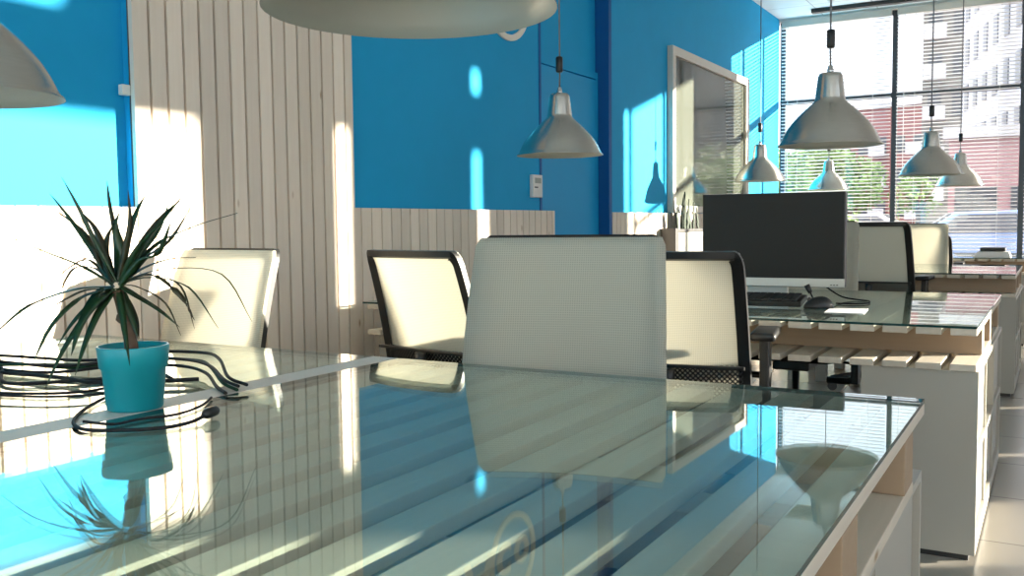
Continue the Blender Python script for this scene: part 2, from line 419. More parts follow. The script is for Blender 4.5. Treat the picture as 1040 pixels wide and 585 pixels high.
# ceiling details
bm = bm_new(); add_box(bm, -2.45, .6, 11.0, 11.09, ZC-.045, ZC-.002, bev=.004)
o = obj('ceiling_track', bm, 'black'); tag(o, 'dark lighting track on the ceiling before the far window', 'track')
def vent(x, y, label):
    v = thing('ceiling_vent', label, 'vent', (x, y, ZC-.001))
    bm = bm_new(); s = .26
    add_box(bm, -s, s, -s, -s+.03, -.012, 0); add_box(bm, -s, s, s-.03, s, -.012, 0); add_box(bm, -s, -s+.03, -s+.03, s-.03, -.012, 0); add_box(bm, s-.03, s, -s+.03, s-.03, -.012, 0)
    obj('vent_frame', bm, 'white_plastic', v)
    bm = bm_new()
    for i in range(9):
        yy = -s+.045+i*.053; add_box(bm, -s+.03, s-.03, yy, yy+.03, -.010, -.004, rot=Matrix.Rotation(R(25), 3, 'X'), piv=(0, yy+.015, -.006))
    obj('louver', bm, 'white_plastic', v)
    bm = bm_new(); add_box(bm, -s+.03, s-.03, -s+.03, s-.03, -.002, -.0005); obj('vent_backing', bm, 'alu_in', v)
vent(-2.13, 9.95, 'square louvred vent in the ceiling mirrored in the nearest glass')

# thermostat
t = thing('thermostat', 'small white wall thermostat with grey display on the blue wall', 'thermostat', (XL, 5.30, 1.36))
box_obj('housing', (0, .028, -.062, .062, -.072, .072), 'white_plastic', t, .005)
box_obj('display', (.0275, .0295, -.04, .04, .018, .052), 'lcd', t)
bm = bm_new(); add_box(bm, .0275, .031, -.045, -.005, -.012, -.004); obj('button', bm, 'plinth', t)
# junction box on the side of the boards
o = obj('junction_box', (lambda b: (add_box(b, -2.885, -2.862, 2.213, 2.2485, 1.590, 1.628, bev=.004), b)[1])(bm_new()), 'white_plastic'); tag(o, 'small white box fixed to the edge of the tall boards', 'box')

# wall logo: ring round "co" with letters before it
lg = thing('wall_logo', 'cream ring logo with letters high on the blue wall', 'logo', (XL, 4.97, 2.50))
bm = bm_new(); seg = 64; ro, ri = .275, .238
rings = []
for x in (.001, .014):
    for r in (ri, ro): rings.append([bm.verts.new((x, r*math.cos(2*PI*i/seg), r*math.sin(2*PI*i/seg))) for i in range(seg)])
for i in range(seg):
    j = (i+1) % seg
    for a, b in ((0, 1), (1, 3), (3, 2), (2, 0)): bm.faces.new((rings[a][i], rings[a][j], rings[b][j], rings[b][i]))
obj('ring', bm, 'logo', lg)
def letter(ch, y, z, size):
    cu = bpy.data.curves.new('letter', 'FONT'); cu.body = ch; cu.size = size; cu.extrude = .006; cu.offset = .006; cu.align_x = 'CENTER'
    tmp = bpy.data.objects.new('letter_outline', cu); me = bpy.data.meshes.new_from_object(tmp)
    bpy.data.objects.remove(tmp)
    o = bpy.data.objects.new('letter', me); C.objects.link(o); o.parent = lg
    o.rotation_euler = (R(90), 0, R(90)); o.location = (.007, y, z); me.materials.clear(); me.materials.append(M['logo'])
letter('c', -.115, -.10, .40); letter('o', .105, -.09, .34); letter('A', -.40, -.10, .46); letter('U', -.74, -.10, .46)

# blinds
blind0 = thing('venetian_blind', 'open white venetian blind over the leftmost bay of the far window', 'blind', (-2.26, YF+.005, 0), 0, 'blinds on the far window')
WB = 1.22
bm = bm_new(); add_box(bm, -WB/2, WB/2, -.03, .02, 3.40, 3.47, bev=.004); obj('head_rail', bm, 'alu_in', blind0)
bm = bm_new(); z = 3.385
rt = Matrix.Rotation(R(-20), 3, 'X')
while z > .66:
    add_box(bm, -WB/2, WB/2, -.0165, .0085, z, z+.0012, rot=rt, piv=(0, -.004, z)); z -= .040
obj('slats', bm, 'blind', blind0)
box_obj('bottom_rail', (-WB/2, WB/2, -.018, .01, .625, .645), 'blind', blind0, .003)
for x in (-.42, .42):
    bm = bm_new(); add_tube(bm, [(x, -.02, 3.40), (x, -.02, .64)], .0022, 6); obj('ladder_cord', bm, 'blind_cord', blind0)
bm = bm_new(); add_tube(bm, [(-WB/2+.08, -.035, 3.40), (-WB/2+.08, -.038, 1.6)], .004, 6); obj('tilt_wand', bm, 'blind_cord', blind0)
dup(blind0, (-.98, YF+.005, 0), 0, 'open white venetian blind over the middle bay of the far window, behind two pendants')
b3 = dup(blind0, (.105, YF+.005, 0), 0, 'open white venetian blind at the right end of the far window, against the pier')
b3.scale = (.68, 1, 1)

# ------------------------------------------------------------------ pendants
def make_pendant(label):
    t = thing('pendant_lamp', label, 'pendant lamp', (0, 0, 1.43), 0, 'aluminium pendant lamps over the desks')
    outer = [(.213, .0), (.212, .004), (.205, .009), (.199, .020), (.188, .045), (.172, .073), (.152, .099), (.128, .125), (.104, .148), (.082, .168), (.069, .179), (.066, .184), (.062, .188), (.0605, .200), (.056, .235), (.050, .285), (.047, .294), (.041, .301), (.0, .301)]
    bm = bm_new(); add_lathe(bm, outer, 48); obj('lamp_shade', bm, 'alu', t)
    inner = [(.2128, .0), (.202, .009), (.196, .020), (.185, .045), (.169, .073), (.149, .099), (.125, .125), (.101, .148), (.079, .168), (.063, .180), (.058, .200), (.053, .235), (.047, .285), (.04, .292), (.0, .294)]
    bm = bm_new(); add_lathe(bm, inner, 48); obj('shade_lining', bm, 'alu_in', t)
    bm = bm_new(); add_lathe(bm, [(0, .10), (.018, .102), (.030, .118), (.034, .138), (.030, .16), (.018, .185), (.016, .20), (0, .20)], 20); obj('bulb', bm, 'white_plastic', t)
    bm = bm_new(); add_lathe(bm, [(0, .20), (.022, .20), (.024, .215), (.024, .285), (0, .285)], 16); obj('socket', bm, 'white_plastic', t)
    bm = bm_new(); add_lathe(bm, [(0, .3015), (.014, .3015), (.014, .312), (.009, .33), (.006, .335), (0, .335)], 16); obj('cord_grip', bm, 'chrome', t)
    bm = bm_new(); add_tube(bm, [(0, 0, .33), (.002, 0, .40), (0, 0, ZC-1.43-.03)], .0042, 8); obj('cord', bm, 'cord', t)
    bm = bm_new(); add_lathe(bm, [(0, .405), (.013, .405), (.017, .410), (.017, .476), (.013, .481), (0, .481)], 16); obj('cord_adjuster', bm, 'black', t)
    bm = bm_new(); add_lathe(bm, [(0, 1.985), (.02, 1.985), (.035, 1.995), (.055, 2.06), (.055, 2.0695), (0, 2.0695)], 24); obj('ceiling_cup', bm, 'white_plastic', t)
    return t
P0 = make_pendant('brushed aluminium pendant lamp cut by the top of the frame, over the nearest glass')
P0.location = (-.82, 1.13, 1.432)
for x, y, z, lab in ((-1.975, 1.115, 1.395, 'brushed aluminium pendant lamp above the spiky potted plant, at the left edge'),
                  (-2.13, 4.16, 1.455, 'aluminium pendant lamp hanging before the blue door, above the mesh chairs'),
                  (-.835, 4.12, 1.435, 'large aluminium pendant lamp hanging above the black monitor'),
                  (-2.154, 7.86, 1.455, 'small pendant lamp hanging before the pale framed interior window'),
                  (-.77, 7.18, 1.43, 'pendant lamp hanging before the far blinds, the larger of the overlapping two'),
                  (-.785, 9.65, 1.43, 'small pendant lamp before the blinds, partly behind a larger one'),
                  (-2.11, 10.38, 1.45, 'smallest pendant lamp, just above the monitor and in front of the trees outside')):
    p = dup(P0, (x, y, z), random.uniform(0, 6), lab)
for r in [o for o in C.objects if o.name.startswith('pendant_lamp')]: r.location.z = r.location.z
# ceiling cups have to meet the ceiling: cords carry the small height differences
for r in [o for o in C.objects if o.name.startswith('pendant_lamp')]:
    dz = 1.43 - r.location.z
    for ch in r.children:
        if ch.name.startswith('ceiling_cup'): ch.location.z = dz
        if ch.name.startswith('cord.') or ch.name == 'cord': ch.scale.z = (ZC-1.43-.03+dz)/(ZC-1.43-.03)

# ------------------------------------------------------------------ pallet desks
GZ0, GZ1 = .767, .775
XA, XS0, XS1, XE = -.212, -1.462, -1.535, -2.72
def pallet(x0, x1, y0, y1, n, plank, label, gap=.026):
    """slatted pallet: slats run along Y, planks along X"""
    t = thing('pallet_desk', label, 'desk', ((x0+x1)/2, (y0+y1)/2, 0), 0, 'slatted pallet desks')
    cx, cy = (x0+x1)/2, (y0+y1)/2
    a0, a1, b0, b1 = x0-cx, x1-cx, y0-cy, y1-cy
    p = (a1-a0)/n; bm = bm_new()
    for i in range(n):
        add_box(bm, a1-i*p-p+gap, a1-i*p, b0, b1, .744, .7662, bev=.0025)
    obj('top_deck', bm, 'pine_y', t)
    for yy in (b0+plank, (b0+b1)/2-.05, b1-.26):
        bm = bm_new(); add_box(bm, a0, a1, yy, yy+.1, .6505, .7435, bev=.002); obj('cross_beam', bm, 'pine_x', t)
    bm = bm_new()
    for i in range(n):
        add_box(bm, a1-i*p-p+.026, a1-i*p, b0, b1-.15, .628, .650, bev=.0025)
    obj('lower_deck', bm, 'pine_y', t)
    return t
def legs(t, xs, ys):
    for x in xs:
        for y in ys:
            bm = bm_new(); add_box(bm, x-.035, x+.035, y-.035, y+.035, 0, .6275, bev=.003); o = obj('leg', bm, 'white_board', t)
            o.location = (-t.location.x, -t.location.y, 0)
def glass(x0, x1, y0, y1, label):
    bm = bm_new(); vs = add_box(bm, x0, x1, y0, y1, GZ0, GZ1)
    bm.faces.ensure_lookup_table()
    for f in bm.faces:
        c = f.calc_center_median()
        f.material_index = 0 if abs(f.normal.z) > .5 or c.z in (GZ0, GZ1) else 1
    bm.normal_update()
    for f in bm.faces: f.material_index = 0 if abs(f.normal.z) > .5 else 1
    return tag(obj('glass_sheet', bm, ['glass', 'glass_edge']), label, 'glass top', 'glass tops on the desks')
def cabinet(x0, x1, y0, y1, label, zt=.6275, nb=3):
    """white pedestal under the aisle end of a desk; open cubbies face the aisle"""
    t = thing('desk_pedestal', label, 'cabinet', ((x0+x1)/2, (y0+y1)/2, 0), 0, 'white pedestals at the aisle ends')
    hx, hy = (x1-x0)/2, (y1-y0)/2; th = .018
    bm = bm_new()
    add_box(bm, -hx, hx, -hy, -hy+th, .02, zt); add_box(bm, -hx, hx, hy-th, hy, .02, zt)
    add_box(bm, -hx, hx, -hy+th, hy-th, zt-th, zt); add_box(bm, -hx, hx, -hy+th, hy-th, .02, .06+th)
    add_box(bm, -hx, -hx+th, -hy+th, hy-th, .06+th, zt-th)
    obj('carcass', bm, 'white_board', t)
    bm = bm_new(); add_box(bm, -hx+.012, hx-.02, -hy+.01, hy-.02, 0, .0195); obj('plinth', bm, 'plinth', t)
    bm = bm_new(); add_box(bm, -hx+th, hx-.002, -hy+th, hy-th, .335, .353); obj('shelf', bm, 'white_board', t)
    w = (2*hy-2*th)/nb
    for i in range(1, nb):
        yy = -hy+th+i*w; bm = bm_new(); add_box(bm, -hx+th, hx-.004, yy-.009, yy+.009, .078, .335); add_box(bm, -hx+th, hx-.004, yy-.009, yy+.009, .353, zt-th)
        obj('divider', bm, 'white_board', t)
    for i in range(nb):
        for (za, zb) in ((.081, .332), (.356, zt-th-.003)):
            if i == 1 and za > .2: continue
            yy = -hy+th+i*w
            bm = bm_new(); add_box(bm, hx-.03, hx-.012, yy+.012, yy+w-.012, za, zb, bev=.002); dd = obj('door', bm, 'white_board', t)
    return t
# row 1 .. 4
Y1 = (.447, 1.948); Y2 = (3.337, 4.835); Y3 = (6.62, 7.96); Y4 = (9.33, 10.75)
rows = [(Y1, .18, 'nearest desk row'), (Y2, .26, 'second desk row, under the monitor'), (Y3, .10, 'third desk row'), (Y4, .08, 'farthest desk row, by the window')]
for k, ((a, b), pk, nm) in enumerate(rows):
    t = pallet(XS0, XA, a, b, 12, pk, 'slatted pine pallet desk at the aisle end of the %s' % nm, .040 if k == 0 else .026); legs(t, (XS0+.06,), (a+.12, b-.58))
    t = pallet(XE, XS1, a, b, 12, pk, 'slatted pine pallet desk at the wall end of the %s' % nm, .040 if k == 0 else .026); legs(t, (XE+.06, XS1-.06), (a+.12, b-.58))
    glass(XS0-.010, XA, a, b, 'clear glass top on the aisle half of the %s' % nm)
    glass(XE, XS1-.024, a, b, 'clear glass top on the wall half of the %s' % nm)
    bm = bm_new(); add_box(bm, XS1-.022, XS0-.012, a, b, .7664, .7756, bev=.002)
    tag(obj('joint_board', bm, 'strip'), 'narrow pale board between the two glass tops of the %s' % nm, 'board', 'boards between glass tops')
    if k == 0: cabinet(-.57, -.218, a+.02, b+.03, 'white pedestal under the aisle end of the nearest desk row', .6278)
    else: cabinet(-.565, -.205, a+.012, b-.02, 'white pedestal under the aisle end of the %s' % nm, .6278)

# ------------------------------------------------------------------ chairs
def back_pt(u, v):
    """backrest surface; u -1..1 across, v 0..1 up; sitter faces -Y"""
    z = .585 + .50*v
    hw = .268 - .028*v - .01*(1-v)**2
    y = .0 + .075*v + .055*v*v - .035*u*u - .02*math.sin(v*PI)*0
    return Vector((hw*u, y, z))
def outline(u):  # rounded-corner remap for the panel outline
    return u
def panel(bm, nu, nv, off, inset, v0, v1, th, mi=0, corner=.07):
    """solid sheet following the backrest"""
    grid = []
    for s in (0, 1):
        rows_ = []
        for j in range(nv+1):
            vv = j/nv
            v = v0+(v1-v0)*vv
            # rounded top/bottom corners
            e = 1.0
            d = min(vv, 1-vv)*(v1-v0)*.5
            if d < corner*.26:
                q = 1-d/(corner*.26); e = 1-corner*.55*(1-math.sqrt(max(0, 1-q*q)))
            rows_.append([bm.verts.new(back_pt((2*i/nu-1)*e*(1-inset), v)+Vector((0, off+s*th, 0))) for i in range(nu+1)])
        grid.append(rows_)
    A, B = grid
    for j in range(nv):
        for i in range(nu):
            for g, fl in ((A, 0), (B, 1)):
                q = (g[j][i], g[j][i+1], g[j+1][i+1], g[j+1][i]); f = bm.faces.new(q if not fl else q[::-1]); f.smooth = True; f.material_index = mi
    def side(a, b):
        for i in range(len(a)-1):
            f = bm.faces.new((a[i], b[i], b[i+1], a[i+1])); f.material_index = mi
    side(A[0], B[0]); side(A[-1], B[-1]); side([r[0] for r in A], [r[0] for r in B]); side([r[-1] for r in A], [r[-1] for r in B])
def make_chair(label, wrap=True):
    t = thing('mesh_office_chair', label, 'office chair', (0, 0, 0), 0, 'mesh office chairs at the desks')
    bm = bm_new(); panel(bm, 16, 24, -.006, -.006 if wrap else .012, 0.0, .985, .013 if wrap else .005); obj('backrest', bm, 'mesh', t)
    # frame behind the mesh: a swept ring of flat bars
    bm = bm_new()
    loop = []
    for k in range(13): loop.append((.985, .02+.86*k/12))
    for k in range(1, 8): a = PI/2*k/8; loop.append((.985-.10*(1-math.cos(a)), .88+.115*math.sin(a)))
    for k in range(13): loop.append((.885-1.77*k/12, .998))
    for k in range(1, 8): a = PI/2*(1-k/8); loop.append((-.985+.10*(1-math.cos(a)), .88+.115*math.sin(a)))
    for k in range(13): loop.append((-.985, .88-.86*k/12))
    def ringat(u, v, tu, tv):
        # local frame in (u,v): inward normal
        l = math.hypot(tu*.26, tv*.5) or 1
        nu_, nv_ = -tv*.5/l, tu*.26/l      # inward (metres)
        wd = .040 if abs(tv) > abs(tu)*.3 else .030
        th = .030
        c = back_pt(u if wrap else u*1.02, v)+Vector((0, .002 if wrap else -.010, 0))
        ax = Vector((nu_, 0, nv_)); sl = Vector((0, 1, 0))
        pts = [c-ax*.000+sl*.0075, c+ax*wd+sl*(.010+(.016 if abs(tv) > abs(tu)*.3 else .004)), c+ax*(wd*.8)+sl*th*.9, c+ax*.002+sl*th]
        return [bm.verts.new(p) for p in pts]
    rr = []
    for i, (u, v) in enumerate(loop):
        a = loop[max(i-1, 0)]; b = loop[min(i+1, len(loop)-1)]
        rr.append(ringat(u, v, b[0]-a[0], b[1]-a[1]))
    for a, b in zip(rr, rr[1:]):
        for k in range(4):
            j = (k+1) % 4; f = bm.faces.new((a[k], a[j], b[j], b[k])); f.smooth = False
    bm.faces.new(rr[0][::-1]); bm.faces.new(rr[-1])
    obj('back_frame', bm, 'black', t)
    # black perforated lumbar panel across the bottom
    bm = bm_new(); panel(bm, 12, 6, .010, .10, .0, .25, .006, corner=.02); obj('lumbar_panel', bm, 'perf', t)
    bm = bm_new()
    add_box(bm, -.242, .242, -.005, .028, .565, .592, bev=.006)
    add_box(bm, -.242, .242, .035, .052, .70, .712, bev=.003)
    obj('lumbar_bar', bm, 'black', t)
    # seat
    bm = bm_new()
    add_box(bm, -.245, .245, -.50, -.03, .425, .485, bev=.028); 
    for v in bm.verts:
        if v.co.z > .45: v.co.z += -.02*((v.co.y+.26)/.25)**2 + .008*(v.co.x/.245)**2
        for_y = max(0, (-v.co.y-.40)/.10); v.co.z -= .02*for_y
    for f in bm.faces: f.smooth = True
    obj('seat', bm, 'black_soft', t)
    bm = bm_new(); add_box(bm, -.20, .20, -.44, -.08, .400, .424, bev=.008); add_box(bm, -.09, .09, -.34, -.12, .345, .400, bev=.012)
    add_tube(bm, [(.09, -.2, .385), (.22, -.2, .385), (.26, -.2, .38)], .007); add_tube(bm, [(.26, -.2, .38), (.29, -.2, .378)], .012)
    obj('seat_mechanism', bm, 'black', t)
    # spine
    bm = bm_new(); add_tube(bm, spline([(0, -.12, .385), (0, .0, .385), (0, .055, .43), (0, .065, .53), (0, .06, .70)], 6), .022, 10); obj('back_spine', bm, 'black', t)
    # armrests
    for s in (-1, 1):
        bm = bm_new()
        add_box(bm, s*.285-.018, s*.285+.018, -.235, -.165, .40, .655, bev=.008)
        add_tube(bm, [(s*.15, -.2, .41), (s*.25, -.2, .41), (s*.285, -.2, .43), (s*.285, -.2, .46)], .018, 8)
        a = obj('arm_post', bm, 'black', t)
        bm = bm_new(); vs = add_box(bm, s*.285-.042, s*.285+.042, -.325, -.075, .655, .683, bev=.012)
        for f in bm.faces: f.smooth = True
        obj('arm_pad', bm, 'black', t)
    # gas column, star base, castors
    bm = bm_new(); add_lathe(bm, [(0, .10), (.028, .10), (.028, .24), (.017, .245), (.017, .40), (0, .40)], 16, 0, -.23); obj('gas_column', bm, 'black', t)
    for k in range(5):
        a = 2*PI*k/5+.4; dx, dy = math.cos(a), math.sin(a)
        bm = bm_new(); add_tube(bm, [(dx*.02, -.23+dy*.02, .115), (dx*.16, -.23+dy*.16, .10), (dx*.29, -.23+dy*.29, .082)], [.030, .024, .017], 8); lo = obj('base_leg', bm, 'black', t)
        bm = bm_new(); cx, cy = dx*.285, -.23+dy*.285
        for o_ in (-.016, .016):
            n = Vector((-dy, dx, 0)); c = Vector((cx, cy, .031))+n*o_
            add_tube(bm, [c-n*.011, c+n*.011], .030, 14)
        add_tube(bm, [(cx, cy, .035), (cx, cy, .085)], .008, 8)
        obj('castor', bm, 'black', lo)
    return t
UP = ('backrest', 'back_frame', 'lumbar', 'seat', 'back_spine', 'arm_')
def raise_chair(c, dz):
    for ch in c.children:
        if ch.name.startswith(UP): ch.location.z = dz
CH0 = make_chair('pale mesh office chair facing the nearest desk, its large front filling the centre')
CH1 = make_chair('black framed mesh office chair seen from behind, in front of the board cladding', False)
used = []
def put_chair(x, y, rz, top, lab=None, first=False, arm=0):
    src = CH1 if abs(rz) > 2 else CH0
    c = src if src not in used else dup(src, (0, 0, 0), 0, lab)
    used.append(src)
    c.location = (x, y, 0); c.rotation_euler = (0, 0, rz)
    raise_chair(c, top-1.09)
    for ch in c.children:
        if ch.name.startswith('arm_'): ch.location.z = arm
    return c
chairs = [
    (-1.052, 2.055, R(14), 1.097, None),
    (-2.50, 2.24, R(-4), 1.052, 'sunlit pale mesh office chair behind the potted plant, facing the nearest desk'),
    (-2.035, 2.90, PI+R(-10), 1.035, 'black framed mesh office chair seen from behind, in front of the board cladding'),
    (-1.095, 2.94, PI+R(10), 1.035, 'glowing cream mesh office chair with black frame, backed up beside the central one'),
    (-1.125, 5.02, R(0), 1.125, 'pale mesh office chair mostly hidden behind the monitor'),
    (-1.005, 6.26, PI+R(-2), 1.115, 'black framed mesh office chair seen from behind, just right of the monitor'),
    (-.985, 8.12, R(0), 1.095, 'pale mesh office chair facing the third desk row, right of a black framed one'),
    (-1.02, 8.98, PI, .99, 'dark framed office chair at the farthest desk row, only its right edge showing'),
]
for i, (x, y, rz, top, lab) in enumerate(chairs): cc = put_chair(x, y, rz, top, lab, i == 0, (-.085, -.085, .05, .07, -.085, .085, -.085, .06)[i]); cc.scale.x = 1.01 if i == 0 else 1.0

# ------------------------------------------------------------------ things on the second row
mo = thing('monitor', 'black screen monitor with silver lower bezel on the second desk', 'monitor', (-1.075, 4.13, GZ1+.0005), R(2))
box_obj('screen', (-.302, .302, -.0215, -.019, .10, .462), 'screen', mo)
bm = bm_new(); add_box(bm, -.307, .307, -.02, .035, .06, .467, bev=.006); obj('casing', bm, 'black', mo)
bm = bm_new(); add_box(bm, -.307, .307, -.0235, -.0195, .062, .098, bev=.0015); obj('lower_bezel', bm, 'silver', mo)
bm = bm_new(); add_box(bm, -.14, .14, -.09, .13, 0, .014, bev=.005); add_box(bm, -.12, .06, .036, .06, .0, .26, bev=.006); obj('stand', bm, 'silver', mo)
for i in range(3):
    bm = bm_new(); add_box(bm, .25+i*.012, .257+i*.012, -.0245, -.0235, .07, .074); obj('button', bm, 'plinth', mo)
kb = thing('keyboard', 'black computer keyboard in front of the monitor', 'keyboard', (-1.095, 3.83, GZ1+.0005), R(3))
bm = bm_new(); add_box(bm, -.225, .225, -.075, .075, .004, .026, bev=.004, rot=Matrix.Rotation(R(7), 3, 'X'), piv=(0, -.075, .004)); obj('keyboard_case', bm, 'black', kb)
bm = bm_new()
for r in range(5):
    for c in range(15):
        add_box(bm, -.21+c*.028, -.21+c*.028+.024, -.062+r*.026, -.062+r*.026+.022, .027, .034, rot=Matrix.Rotation(R(7), 3, 'X'), piv=(0, -.075, .004))
obj('keys', bm, 'key', kb)
ms = thing('computer_mouse', 'black computer mouse beside the keyboard', 'mouse', (-.805, 3.80, GZ1+.0005), R(-70))
bm = bm_new(); bmesh.ops.create_uvsphere(bm, u_segments=24, v_segments=12, radius=1)
for v in bm.verts:
    v.co = Vector((v.co.x*.034, v.co.y*.058, max(v.co.z, -.02)*.046*(1+.15*v.co.y)+.001))
for f in bm.faces: f.smooth = True
obj('mouse_body', bm, 'black', ms)
bm = bm_new(); add_tube(bm, [(-.004, -.035, .034), (.004, -.035, .034)], .009, 12); obj('scroll_wheel', bm, 'plinth', ms)
bm = bm_new(); add_tube(bm, spline([(-.032, .0, .012), (-.06, -.005, .014), (-.08, -.012, .035), (-.088, -.02, .058)], 8), .0035, 8); add_tube(bm, [(-.087, -.019, .055), (-.094, -.034, .085)], [.009, .012], 10); 
o = obj('cable_plug', bm, 'black', ms)
# cables on the glass right of monitor
bm = bm_new()
add_tube(bm, spline([(-.90, 4.20, .86), (-.86, 4.22, .83), (-.80, 4.24, .79), (-.72, 4.22, .7793), (-.68, 4.18, .7793), (-.665, 4.08, .7793), (-.70, 4.02, .7793), (-.78, 4.01, .7793)], 8), .0034, 8)
tag(obj('monitor_cable', bm, 'cable_black'), 'thin black cable looping on the glass right of the monitor', 'cable')
bm = bm_new(); add_box(bm, -.07, .07, -.10, .10, 0, .002)
o = obj('paper_sheet', bm, 'paper', None, (-.685, 3.725, GZ1+.0006)); o.rotation_euler.z = R(5); tag(o, 'white paper sheet lying beside the computer mouse', 'paper')
bx = thing('small_box', 'small white and cyan box under the monitor', 'box', (-1.31, 4.32, GZ1+.0005), R(10))
box_obj('carton', (-.06, .06, -.04, .04, .0, .045), 'paper', bx, .002)
box_obj('cyan_band', (-.061, .061, -.041, .041, .006, .018), 'cyan', bx)
# farthest row: papers and binder
bm = bm_new()
for i in range(4): add_box(bm, -.15+.01*i, .15-.004*i, -.11+.006*i, .11, .012*i, .012*i+.0115)
tag(obj('paper_stack', bm, 'paper', None, (-.50, 9.62, GZ1+.0005)), 'stack of pale papers on the farthest desk', 'papers')
bm = bm_new(); add_box(bm, -.10, .11, -.09, .09, 0, .035, bev=.012)
tag(obj('binder', bm, 'plinth', None, (-.50, 9.64, GZ1+.0495)), 'black binder on top of the pale paper stack', 'binder')

# ------------------------------------------------------------------ nearest row: potted dracaena
RV = Vector((math.cos(R(30.1)), math.sin(R(30.1)), 0)); FV = Vector((-math.sin(R(30.1)), math.cos(R(30.1)), 0))
pl = thing('potted_dracaena', 'spiky green dracaena in a turquoise pot on the nearest glass', 'potted plant', (-1.521, 1.178, .7755))
bm = bm_new(); add_lathe(bm, [(0, 0), (.048, 0), (.051, .003), (.0580, .078), (.0618, .081), (.0655, .119), (.0645, .122), (.0620, .122), (.0605, .110), (.056, .104), (0, .104)], 40); obj('pot', bm, 'teal', pl)
bm = bm_new(); add_lathe(bm, [(.059, .102), (.045, .106), (.02, .108), (0, .109)], 24); obj('soil', bm, 'soil', pl)
def off(a, z): return RV*a+Vector((0, 0, z))
bm = bm_new(); add_tube(bm, spline([off(-.002, .10), off(-.006, .14), off(-.014, .18), off(-.025, .226)], 5), [.0125]*4+[.012]*4+[.0115]*4+[.011]*4, 10)
add_tube(bm, [off(-.012, .166), off(-.0135, .174), off(-.016, .184)], [.012, .017, .012], 10); obj('stem', bm, 'bark', pl)
K = 1/535.0
CR = RV*-.027+Vector((0, 0, .243))
def leaf(path, wd, mat, depth):
    """path: list of (sideways, up) offsets in px-like units from the crown; depth: metres towards the back at the tip"""
    pts = []
    n = len(path)
    for i, (a, b) in enumerate(path):
        f = i/(n-1)
        pts.append(CR+RV*(a*K)+Vector((0, 0, b*K))+FV*(depth*f))
    pts = spline(pts, 5); m = len(pts); bm = bm_new(); L = []
    for i, p in enumerate(pts):
        t = (pts[min(i+1, m-1)]-pts[max(i-1, 0)]).normalized()
        s = t.cross(Vector((0, 0, 1)))
        if s.length < .15: s = RV.copy()
        s.normalize(); s = (s*.5+RV*(.85 if s.dot(RV) >= 0 else -.85)*(1 if abs(t.z) > .5 else .25)).normalized(); s = (s-t*s.dot(t)).normalized()
        nn = t.cross(s)
        f = i/(m-1); w_ = wd*1.4*(.55+.45*min(1, f*5))*(1-f**2.2)+.0004
        L.append([bm.verts.new(p-s*w_), bm.verts.new(p+nn*w_*.28+nn*.0006), bm.verts.new(p+s*w_), bm.verts.new(p+nn*w_*.28-nn*.0006)])
    for a, b in zip(L, L[1:]):
        for k in range(4):
            j = (k+1) % 4; f = bm.faces.new((a[k], a[j], b[j], b[k])); f.smooth = True
    obj('leaf', bm, mat, pl)
